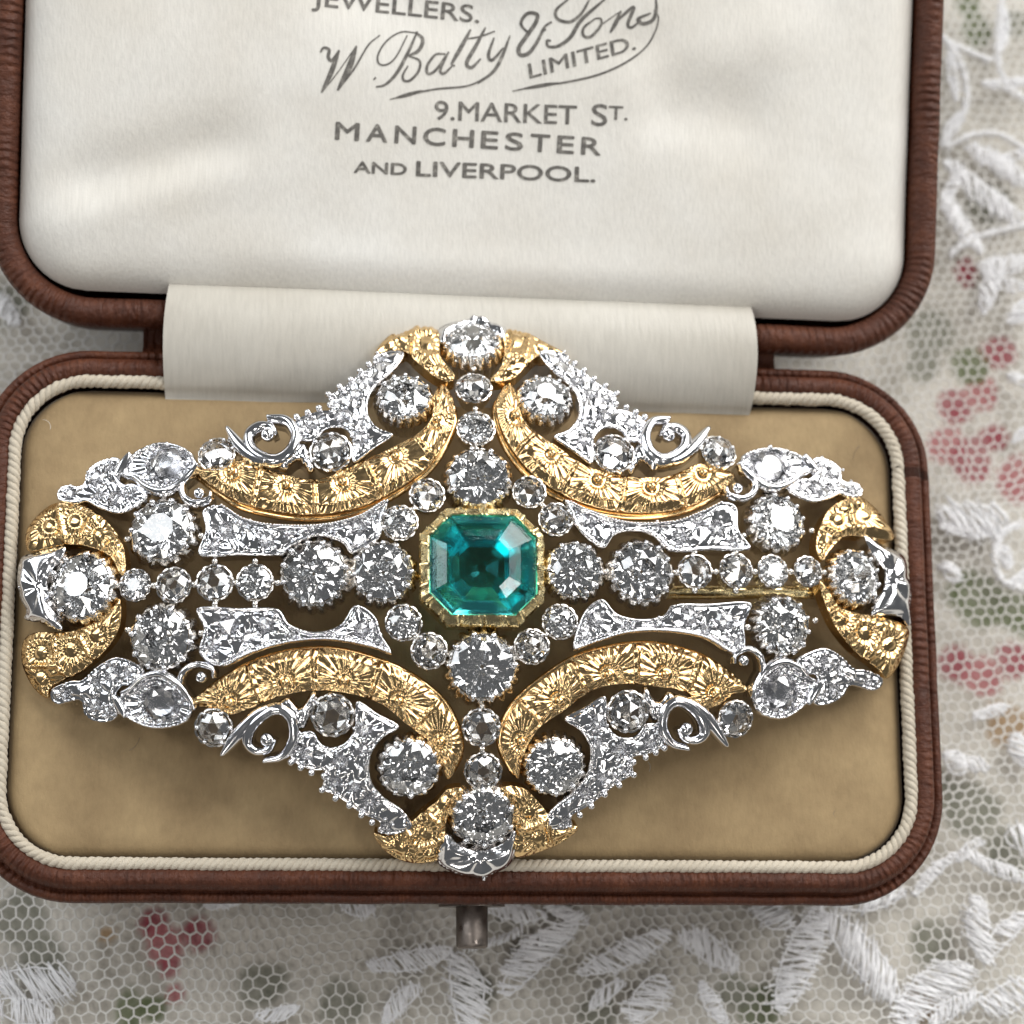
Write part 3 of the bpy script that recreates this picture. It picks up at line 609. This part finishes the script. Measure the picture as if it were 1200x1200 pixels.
# ---- plates traced on the dome
def poly_dist(Q, P):
    """signed inside test and distance of points Q to closed polygon P"""
    A = P; Bq = np.roll(P, -1, 0); d = np.full(len(Q), 1e9); ins = np.zeros(len(Q), bool)
    for a, b in zip(A, Bq):
        ab = b - a; t = np.clip(((Q - a) @ ab) / (ab @ ab + 1e-9), 0, 1); d = np.minimum(d, np.linalg.norm(Q - a - t[:, None] * ab, axis=1))
        c = ((a[1] > Q[:, 1]) != (b[1] > Q[:, 1])) & (Q[:, 0] < (b[0] - a[0]) * (Q[:, 1] - a[1]) / (b[1] - a[1] + 1e-12) + a[0]); ins ^= c
    return ins, d
def plate(name, outline, dzf, m, parent, spacing=2.6, depth=1.1, smooth=False, spline=True):
    """a solid piece with a shaped top: outline in pixels, dzf(x, y, d) gives the height of the top over the dome"""
    O = crspline(outline, spacing, True) if spline else np.asarray(outline, float)
    keep = [0]
    for i in range(1, len(O)):
        if np.linalg.norm(O[i] - O[keep[-1]]) > spacing * .45: keep.append(i)
    O = O[keep]; n = len(O)
    x0, y0 = O.min(0); x1, y1 = O.max(0)
    gx, gy = np.meshgrid(np.arange(x0, x1, spacing), np.arange(y0, y1, spacing * .87)); gx = gx + (np.arange(gx.shape[0]) % 2)[:, None] * spacing / 2
    Q = np.stack([gx.ravel(), gy.ravel()], -1); ins, d = poly_dist(Q, O); Q = Q[ins & (d > spacing * .55)]
    pts = np.concatenate([O, Q]); r = delaunay_2d_cdt([Vector(p) for p in pts], [(i, (i + 1) % n) for i in range(n)], [], 1, 1e-5)
    V2 = np.array([v[:] for v in r[0]]); Fc = [tuple(f) for f in r[2]]; orig = r[3]
    _, d = poly_dist(V2, O); top = dzf(V2[:, 0], V2[:, 1], d)
    edges = {}
    for f in Fc:
        for k in range(3):
            e = (f[k], f[(k + 1) % 3]); edges[e] = edges.get(e, 0) + 1
    rim = [e for e in edges if (e[1], e[0]) not in edges]
    W = B3(V2[:, 0], V2[:, 1], top); bot = B3(V2[:, 0], V2[:, 1], -depth); nV = len(W)
    used = sorted({i for e in rim for i in e}); mp = {i: nV + k for k, i in enumerate(used)}
    V = np.concatenate([W, bot[used]]); Fa = Fc + [(b, a, mp[a], mp[b]) for a, b in rim]
    o = mk(name, V, Fa, m, parent, smooth=False, recalc=False)
    if smooth is not None: o.data.polygons.foreach_set('use_smooth', [i < len(Fc) for i in range(len(Fa))])
    return o
def beads(name, items, m, parent, ico=ICO1):
    """little solder grains: (x, y, dz, r in px)"""
    acc = Acc(); it = np.array(items, float); W = B3(it[:, 0], it[:, 1], it[:, 2])
    for w, r in zip(W, it[:, 3]): acc.add(ico[0] * r * PX + w, ico[1])
    return acc.build(name, m, parent, smooth=True, recalc=False)
def sweep(name, pts, wid, hgt, m, parent, dz=0.25, taper=True, step=2.0):
    """a rounded band along a path on the dome"""
    P = crspline(pts, step); n = len(P); T = np.gradient(P, axis=0); T /= np.linalg.norm(T, axis=1)[:, None] + 1e-9; N = np.stack([-T[:, 1], T[:, 0]], -1)
    s = np.linspace(0, 1, n); w = wid * (np.clip(np.sin(math.pi * (0.06 + .88 * s)), 0, 1) ** 0.5 if taper else np.ones(n))
    prof = [(-1, -.9), (-1, 0), (-.72, .75), (-.25, 1), (.25, .9), (.72, .55), (1, 0), (1, -.9)]
    V = []
    for a, z in prof: V.append(B3(P[:, 0] + N[:, 0] * a * w / 2, P[:, 1] + N[:, 1] * a * w / 2, dz + (z * hgt if z > 0 else z)))
    V = np.stack(V, 1).reshape(-1, 3); k = len(prof); Fc = grid_faces(n, k, False, True) + [tuple(range(k)), tuple((n - 1) * k + i for i in range(k))]
    return mk(name, V, Fc, m, parent, smooth=True)

# ---- gold bands with engraved fans
def fan_pattern(centers, nray=20, amp=0.14, bulge=0.40):
    C = np.array(centers, float)
    def f(x, y, d):
        dd = np.hypot(x[:, None] - C[:, 0], y[:, None] - C[:, 1]); k = dd.argmin(1); r = dd.min(1); s2 = np.sort(dd, 1); gap = (s2[:, 1] - s2[:, 0]) if dd.shape[1] > 1 else np.full(len(x), 99.)
        th = np.arctan2(y - C[k, 1], x - C[k, 0]) + k * 1.3
        ray = np.cos(th * nray) * .5 + .5 * np.abs(np.sin(th * nray * .5))
        amp_r = amp * sstep(5, 12, r) * (.8 + .02 * np.minimum(r, 30))
        z = bulge * sstep(0, 11, d) + amp_r * ray * (.7 + .6 * vnoise(th * 3 + k * 9, r * 0, 1.0, 91)) + 0.20 * (1 - sstep(0, 7, gap)) - .16 * np.exp(-((r - 9) / 4) ** 2)
        z = z + 0.10 * (vnoise(x, y, .12, 90) - .5)
        return z * sstep(-1, 3, d)
    return f
def fan_centers(outer, inner, n, t=.30):
    Oc = crspline(outer, 1.0); Ic = crspline(inner, 1.0); res = []
    for k in range(n):
        s = (k + .5) / n * .92 + .04; o = Oc[int(s * (len(Oc) - 1))]; i = Ic[int(s * (len(Ic) - 1))]; res.append(tuple(i + (o - i) * t))
    return res
GB = [([(230, 553), (273, 585), (317, 598), (360, 603), (404, 599), (448, 583), (492, 555), (515, 529), (532, 494), (532, 471), (519, 450)],
       [(228, 552), (252, 546), (273, 541), (287, 539), (314, 550), (340, 558), (375, 561), (416, 544), (462, 523), (492, 506), (506, 488), (509, 462), (518, 449)]),
      ([(860, 555), (852, 570), (808, 593), (758, 601), (706, 596), (659, 579), (624, 555), (598, 523), (585, 494), (582, 468), (596, 449)],
       [(861, 554), (834, 547), (817, 544), (782, 558), (735, 558), (691, 547), (656, 525), (624, 503), (612, 488), (604, 459), (597, 448)]),
      ([(226, 823), (258, 797), (296, 776), (340, 763), (387, 760), (433, 770), (477, 788), (515, 817), (535, 849), (541, 881), (532, 905), (524, 913)],
       [(226, 825), (258, 832), (273, 837), (296, 829), (325, 817), (363, 810), (410, 813), (448, 826), (477, 849), (506, 872), (518, 896), (523, 914)]),
      ([(876, 808), (857, 788), (822, 767), (770, 754), (723, 757), (677, 770), (639, 794), (604, 826), (589, 858), (589, 881), (601, 905), (608, 912)],
       [(875, 810), (860, 814), (840, 827), (822, 829), (802, 811), (764, 804), (723, 802), (691, 811), (662, 832), (630, 855), (612, 890), (608, 913)])]
for out, inn in GB:
    cs = fan_centers(out, inn, 5); b = plate('gold_band', out + inn[::-1][1:-1], fan_pattern(cs), GOLD, brooch, 1.25, 1.2)
    beads('fan_boss', [(x, y, .34, 5.6) for x, y in cs], GOLD, b, ICO2)
LEAFG = [([(439, 414), (458, 392), (485, 383), (508, 382), (515, 395), (517, 418), (533, 440), (525, 447), (508, 440), (487, 423), (476, 412), (458, 411)], [(470, 400), (500, 405), (518, 436)]),
         ([(592, 386), (613, 388), (639, 401), (664, 415), (652, 414), (633, 415), (616, 430), (601, 443), (581, 447), (575, 444), (587, 430), (591, 412)], [(604, 402), (634, 406), (592, 436)]),
         ([(543, 926), (525, 925), (511, 940), (496, 951), (479, 966), (458, 980), (438, 977), (452, 998), (476, 1010), (502, 1011), (517, 1004), (521, 983), (525, 957)], [(498, 975), (470, 992), (520, 940), (505, 1000)]),
         ([(584, 925), (598, 921), (616, 925), (633, 942), (651, 963), (677, 969), (665, 983), (642, 995), (604, 1004), (604, 972), (601, 942)], [(618, 950), (630, 980), (655, 975)]),
         ([(31, 642), (32, 620), (52, 597), (70, 589), (96, 592), (122, 608), (143, 637), (147, 667), (141, 673), (129, 652), (102, 640), (73, 639), (40, 646)], [(60, 618), (90, 612), (118, 628), (138, 655)]),
         ([(141, 702), (140, 734), (125, 760), (96, 786), (61, 804), (55, 818), (38, 804), (26, 777), (28, 751), (44, 741), (76, 741), (108, 731), (131, 713)], [(50, 765), (85, 762), (115, 745), (50, 795)]),
         ([(1047, 632), (1034, 605), (1013, 585), (996, 582), (972, 597), (959, 623), (957, 645), (964, 657), (972, 646), (990, 629), (1013, 629)], [(1010, 605), (980, 610), (966, 635)]),
         ([(960, 681), (967, 707), (981, 737), (1002, 763), (1028, 783), (1040, 795), (1054, 777), (1064, 751), (1063, 735), (1037, 723), (1007, 719), (984, 711), (970, 690)], [(985, 725), (1012, 742), (1040, 755), (972, 704)])]
for o_, cs in LEAFG: plate('gold_leaf', o_, fan_pattern(cs, 16, .14, .40), GOLD, brooch, 1.25, 1.1)

# ---- platinum
def framed(fr=4.5, hi=.34, floor=.02, cuts=None):
    C = None if cuts is None else np.array(cuts, float)[:, :2]
    def f(x, y, d):
        z = floor + (hi - floor) * (1 - sstep(fr - 1.5, fr + .8, d)) * sstep(-.4, 1.8, d)
        if C is not None:                                      # bright-cut facets fanning out round each stone
            dd = np.hypot(x[:, None] - C[:, 0], y[:, None] - C[:, 1]); k = dd.argmin(1); th = np.arctan2(y - C[k, 1], x - C[k, 0])
            z = z + sstep(fr - 1, fr + 3, d) * (.16 * np.abs(np.sin(th * 3 + k)) + .012 * np.minimum(dd.min(1), 22))
        return z
    return f
def pave(items, parent, graint=4):
    for x, y, r in items:
        P, R3 = frame(x, y); P = P + np.array(R3.col[2][:]) * .10
        o = obj_at('rose_diamond', random.choice(ROSE), parent, P, R3 @ Matrix.Rotation(random.uniform(0, 6), 3, 'Z'), r * PX * MM)
    g = []
    for x, y, r in items:
        a0 = random.uniform(0, 6)
        for k in range(graint): a = a0 + 2 * math.pi * k / graint; g.append((x + r * 1.02 * math.cos(a), y + r * 1.02 * math.sin(a), .22, 2.5))
    beads('grain_beads', g, SILVER, parent)
# thin-plate warp from the upper-left quarter to the other three
ANCH = [((474, 468), (638, 468), (480, 899), (649, 897)), ((388, 530), (719, 532), (390, 839), (735, 835)), ((318, 515), (778, 516), (318, 862), (798, 850)), ((254.7, 534), (841, 531), (251, 853), (861, 843)),
        ((200, 544), (897, 548), (192, 823), (910, 812)), ((191, 623), (910, 613), (190, 748), (917, 734)), ((98, 688), (1000, 677), (98, 688), (1000, 677)), ((234.5, 579), (862, 573), (237, 795), (869, 775)),
        ((137, 585), (955, 573), (133, 788), (968, 777)), ((83, 580), (997, 575), (76, 812), (1018, 798)), ((445, 422), (659, 421), (452, 969), (662, 963)), ((565, 667), (565, 667), (565, 667), (565, 667)),
        ((449, 671), (672, 669), (449, 671), (672, 669)), ((460, 510), (649, 512), (467, 852), (662, 843)), ((268, 622), (838, 620), (270, 732), (846, 727)), ((553, 404), (553, 404), (566, 956), (566, 956)),
        ((560, 561), (560, 561), (565, 781), (565, 781)), ((372, 483), (735, 482), (363, 902), (758, 884)), ((417, 620), (690, 616), (420, 734), (706, 724)), ((113, 561), (976, 556), (112, 826), (975, 806))]
def tps(src, dst):
    S = np.array(src, float) / 100; n = len(S)
    U = lambda r2: np.where(r2 > 0, .5 * r2 * np.log(r2 + 1e-12), 0)
    K = U(((S[:, None] - S[None]) ** 2).sum(-1)) + np.eye(n) * 0.02; Pm = np.concatenate([np.ones((n, 1)), S], 1)
    L = np.block([[K, Pm], [Pm.T, np.zeros((3, 3))]]); co = np.linalg.solve(L, np.concatenate([np.array(dst, float), np.zeros((3, 2))]))
    def f(pts):
        Q = np.array(pts, float)[:, :2] / 100; k = U(((Q[:, None] - S[None]) ** 2).sum(-1)); return [tuple(p) for p in (k @ co[:n] + np.concatenate([np.ones((len(Q), 1)), Q], 1) @ co[n:])]
    return f
src = [a[0] for a in ANCH]
WARPS = [lambda pts: [tuple(p[:2]) for p in pts]] + [tps(src, [a[k] for a in ANCH]) for k in (1, 2, 3)]
BARS = [[(238, 599), (261, 592), (287, 608), (322, 615), (375, 615), (419, 605), (455, 585), (448, 611), (445, 631), (413, 649), (401, 637), (372, 629), (342, 641), (328, 652), (280, 652), (234, 652), (241, 622)],
        [(661, 585), (691, 599), (735, 612), (787, 611), (822, 599), (843, 589), (862, 595), (865, 622), (878, 645), (830, 646), (787, 647), (764, 628), (741, 623), (720, 628), (706, 643), (677, 622), (668, 602)],
        [(232, 712), (280, 712), (325, 713), (340, 731), (369, 740), (398, 732), (416, 709), (439, 721), (448, 744), (460, 767), (433, 759), (387, 751), (340, 754), (299, 765), (261, 782), (234, 766), (239, 738)],
        [(706, 702), (723, 719), (750, 725), (776, 721), (790, 708), (830, 707), (878, 706), (872, 732), (872, 759), (855, 766), (822, 748), (776, 741), (735, 743), (700, 753), (671, 762), (677, 732), (688, 712)]]
BAR_STONES = [[(268, 622, 14), (313, 634, 12), (421, 619, 12), (290, 618, 8), (343, 625, 8), (387, 622, 7), (437, 606, 7), (252, 640, 8)],
              [(839, 620, 13), (796, 630, 12), (691, 611, 11), (768, 620, 8), (722, 617, 6), (674, 600, 6), (858, 637, 7), (818, 612, 8)],
              [(268, 733, 14), (312, 733, 13), (424, 738, 12), (343, 744, 7), (387, 745, 5), (442, 750, 7), (250, 757, 9), (290, 748, 8)],
              [(848, 728, 14), (806, 723, 13), (697, 727, 12), (770, 731, 7), (735, 734, 6), (860, 750, 8), (826, 738, 8), (683, 745, 7)]]
MILG = [[(261, 594), (287, 610), (322, 617), (375, 617), (419, 607), (450, 589)], [(668, 590), (691, 601), (735, 614), (787, 613), (822, 601), (843, 591)], [(261, 779), (299, 763), (340, 752), (387, 749), (433, 757), (457, 765)], [(675, 760), (700, 751), (735, 741), (776, 739), (822, 746), (853, 763)]]
SHOULDER = [(341, 504), (350, 491), (372, 483), (387, 480), (385, 465), (400, 456), (421, 439), (439, 428), (437, 419), (454, 413), (474, 415), (463, 434), (445, 449), (433, 466), (432, 487), (443, 502), (461, 511), (437, 528), (415, 543), (412, 530), (413, 515), (404, 504), (391, 502), (380, 506), (369, 517), (354, 517), (346, 513)]
ENDP = [(68, 579), (76, 570), (98, 569), (102, 555), (113, 544), (133, 537), (143, 541), (138, 557), (146, 568), (159, 568), (174, 581), (161, 594), (141, 603), (120, 598), (102, 589), (90, 591), (71, 588)]
CUP = [(146, 561), (150, 540), (172, 525), (193, 520), (215, 525), (229, 536), (230, 553), (211, 568), (191, 577), (172, 571), (160, 562)]
for qi, W in enumerate(WARPS):
    bs = BAR_STONES[qi]
    b = plate('platinum_bar', BARS[qi], framed(4.6, .40, .0, bs), SILVER, brooch, 1.7, 1.3); pave(bs, b)
    Mp = crspline(MILG[qi], 3.6); beads('milgrain', [(x, y, .46, 1.9) for x, y in Mp], SILVER, b)
    st = W([(367, 498), (402, 489), (417, 464), (431, 449), (424, 515), (446, 423), (352, 505), (424, 496), (398, 470)])
    s = plate('shoulder_plate', W(SHOULDER), framed(3.2, .30, .05, st), SILVER, brooch, 1.7, 1.5); pave([(x, y, r) for (x, y), r in zip(st, (11, 13, 10.5, 10.5, 12, 8, 8, 8, 9))], s)
    cl = W([(348, 491), (361, 486), (374, 481), (387, 477), (385, 465), (398, 456), (411, 448), (422, 438), (432, 430), (350, 508)]); beads('edge_claws', [(x, y, .30, 4.2) for x, y in cl], SILVER, s, ICO2)
    for x, y in W([(388, 531)]): stone(x, y, 25, 'rose', .2)
    for x, y in W([(254.7, 534)]): stone(x, y, 22.5, 'rose', .2)
    sc = sweep('scroll', W([(314, 494), (337, 497), (347, 513), (341, 531), (326, 541), (310, 539), (296, 529), (293, 514), (304, 504), (318, 504), (324, 512)]), 16, .6, SILVER, brooch)
    xs = W([(315, 513)])[0]; beads('scroll_bead', [(xs[0], xs[1],   .40, 8.5)], SILVER, sc, ICO2)
    sweep('scroll_leaf', W([(267, 506), (282, 525), (297, 538), (312, 545)]), 16, .55, SILVER, brooch)
    fl = W([(322, 545), (340, 532), (357, 520), (364, 535), (369, 550), (362, 555), (350, 541), (335, 551)])
    fx = np.mean(fl, 0); plate('fan_leaf', fl, (lambda cx, cy_: lambda x, y, d: .45 * sstep(-.5, 5, d) + .12 * np.abs(np.sin(np.arctan2(y - cy_ - 6, x - cx) * 5)))(fx[0], fx[1]), SILVER, brooch, 2.2, 1.3)
    es = W([(137, 585), (115, 561), (84, 580), (155, 582), (117, 582), (130, 549)])
    e = plate('end_plate', W(ENDP), framed(3.2, .34, .05, es), SILVER, brooch, 1.7, 1.4); pave([(x, y, r) for (x, y), r in zip(es, (13, 12, 9, 8, 8, 8))], e)
    sweep('end_groove_leaf', W([(139, 563), (146, 550), (156, 536)]), 12, .55, SILVER, brooch, .3)
    c2 = W([(197, 545)])[0]
    cp = plate('end_cup', W(CUP), (lambda c: lambda x, y, d: framed(5, .45, .1)(x, y, d) + .17 * np.abs(np.sin(np.arctan2(y - c[1], x - c[0]) * 11)) * sstep(1, 4, d) * (1 - sstep(24, 30, 50 - np.hypot(x - c[0], y - c[1]))))(c2), SILVER, brooch, 1.4, 1.4)
    P, R3 = frame(*c2); obj_at('diamond', GEMS[qi % 3], cp, P + np.array(R3.col[2][:]) * .25, R3, 23 * PX * MM)
    beads('cup_grains', [(c2[0] + 23 * math.cos(a), c2[1] + 21 * math.sin(a), .40, 3.4) for a in np.linspace(0, 6.283, 9)[:-1]], SILVER, cp, ICO2)
    sweep('cup_lip', W([(150, 562), (161, 564), (174, 574), (192, 579), (211, 571), (226, 558), (234, 548)]), 10, .55, SILVER, brooch, .3)
    cu = sweep('curl', W([(226, 556), (216, 568), (217, 584), (231, 592), (247, 587), (249, 579)]), 9.5, .5, SILVER, brooch, .25)
    xs = W([(235, 580)])[0]; beads('curl_bead', [(xs[0], xs[1], .3, 7)], SILVER, cu, ICO2)
SHIELDS = [[(26, 655), (46, 648), (77, 641), (74, 656), (64, 667), (57, 682), (60, 700), (66, 718), (75, 739), (52, 731), (31, 726), (33, 715), (24, 697), (23, 674)],
           [(1011, 628), (1029, 639), (1055, 651), (1061, 672), (1065, 691), (1065, 733), (1053, 724), (1036, 721), (1020, 721), (1027, 702), (1034, 690), (1035, 672), (1027, 660), (1018, 646)],
           [(512, 1007), (522, 976), (538, 988), (563, 995), (588, 987), (603, 972), (604, 996), (592, 1015), (563, 1027), (531, 1020)],
           [(514, 388), (540, 378), (557, 370), (575, 377), (592, 386), (590, 400), (575, 392), (557, 386), (538, 392), (518, 404)]]
for sh, st in zip(SHIELDS, ([(34, 690, 9)], [(1054, 700, 9)], [(565, 1015, 13)], [(557, 378, 8)])):
    c = np.mean(sh, 0); s = plate('end_shield', sh, (lambda cx, cy_: lambda x, y, d: .1 + .5 * sstep(0, 9, d) + .22 * np.abs(np.sin(np.arctan2(y - cy_, x - cx) * 3 + .6)))(*c), SILVER, brooch, 2.6, .9)
    pave(st, s)

# ---- emerald in its notched gold bezel
def octo(a, b, c, n=0):
    P = [(a, -b + c), (a, b - c), (a - c, b), (-a + c, b), (-a, b - c), (-a, -b + c), (-a + c, -b), (a - c, -b)]
    return np.array(P)
EC = (564.5, 666.0)
Pe, Re = frame(*EC); Rn = np.array(Re); Pe = Pe + Rn[:, 2] * 1.0
def emerald():
    V, Fc = [], []
    lv = [(.46, 1.02), (.68, .78), (.86, .42), (1.0, .04), (1.0, -.05), (.80, -.75), (.56, -1.45), (.30, -2.0), (.08, -2.3)]
    for s, z in lv:
        O = octo(61.5 * s, 58 * s, 25 * s) * PX; V.append(np.stack([O[:, 0], O[:, 1], np.full(8, z)], -1))
    Fc = grid_faces(len(lv), 8, False, True) + [tuple(range(8)), tuple((len(lv) - 1) * 8 + k for k in range(8))]
    return np.concatenate(V) @ Rn.T + Pe, Fc
def bezel():
    per = []; O = octo(1, 1, 1)
    a, b, c = 71.5, 69, 31
    out = octo(a, b, c); inn = octo(60, 56.5, 24.5)
    A, Bq = [], []
    for k in range(8):
        m = 36 if k % 2 == 0 else 24
        for t in np.arange(m) / m: A.append(out[k] + (out[(k + 1) % 8] - out[k]) * t); Bq.append(inn[k] + (inn[(k + 1) % 8] - inn[k]) * t)
    A = np.array(A); Bq = np.array(Bq); n = len(A); k = np.arange(n)
    ridge = np.exp(-(((k % 12) - 5.5) / 1.5) ** 2)                # raised ribs between hollow scallops
    rows = [(Bq * 0.99, -.6 + 0 * ridge), (Bq, .20 + .0 * ridge), (Bq + (A - Bq) * .10, .34 + .05 * ridge), (Bq + (A - Bq) * .24, .26 + .14 * ridge), (Bq + (A - Bq) * .55, -.02 + .32 * ridge), (Bq + (A - Bq) * .85, -.30 + .46 * ridge), (A * (1 - .0 * ridge[:, None]), -.62 + .5 * ridge), (A * .985, -2.3 + 0 * ridge), (A * .90, -2.5 + 0 * ridge)]
    V = [np.stack([p[:, 0] * PX, p[:, 1] * PX, z], -1) for p, z in rows]
    return np.concatenate(V) @ Rn.T + Pe, grid_faces(len(rows), n, False, True)
bz = mk('emerald_bezel', *bezel(), GOLDB, brooch)
mk('emerald', *emerald(), EMERALD, bz)
def foil():
    V = []; lv = [(1.02, -.12), (.84, -.85), (.60, -1.58), (.40, -2.05)]
    for q, z in lv: O = octo(61.5 * q, 58 * q, 25 * q) * PX; V.append(np.stack([O[:, 0], O[:, 1], np.full(8, z)], -1))
    return np.concatenate(V) @ Rn.T + Pe, grid_faces(len(lv), 8, False, True)
mk('foil_reflector', *foil(), SILVER, bz)  # reflector added under the emerald to brighten it, open in the middle

# ---- pin, gallery wires and joints behind the work
def wire(name, pts, r, dz, m):
    P2 = crspline(pts, 6); V, Fc = tube(B3(P2[:, 0], P2[:, 1], dz), r, 8); return mk(name, V, Fc, m, brooch, smooth=True)
Ppin = at(np.array([720., 960.]), np.array([694., 694.]), np.array([ZB + 1.6, ZB + 1.6])); mk('pin_bar', *tube(np.linspace(Ppin[0], Ppin[1], 12), .55, 12), GOLDB, brooch, smooth=True)
for a, b in zip(GB, ((1, 1), (-1, 1), (1, -1), (-1, -1))): wire('gallery_wire', a[0], .28, -1.1, GOLD)
joints = [(149, 632), (150, 738), (236, 628), (236, 742), (252, 658), (299, 658), (252, 708), (299, 708), (814, 648), (862, 648), (814, 692), (862, 692), (951, 622), (955, 727), (871, 628), (876, 735), (181, 686), (228, 685), (276, 683), (838, 670), (884, 670), (926, 670), (557, 480), (558, 527), (565, 828), (565, 878), (965, 671), (139, 686), (484, 597), (636, 593), (488, 747), (640, 744), (325, 683), (793, 671), (409, 672), (711, 670), (555, 433), (566, 925)]
beads('joint_beads', [(x, y, .0, 4.2) for x, y in joints], COLLET, brooch, ICO2)
for x, y in ((60, 640), (60, 745), (1030, 635), (1030, 740), (505, 395), (600, 395), (500, 1000), (620, 990)):
    P, N = on_dome(x, y); mk('foot_post', *tube(np.array([P - N * .6, [P[0], P[1], PADZ - .02]]), .35, 8), COLLET, brooch, smooth=True)
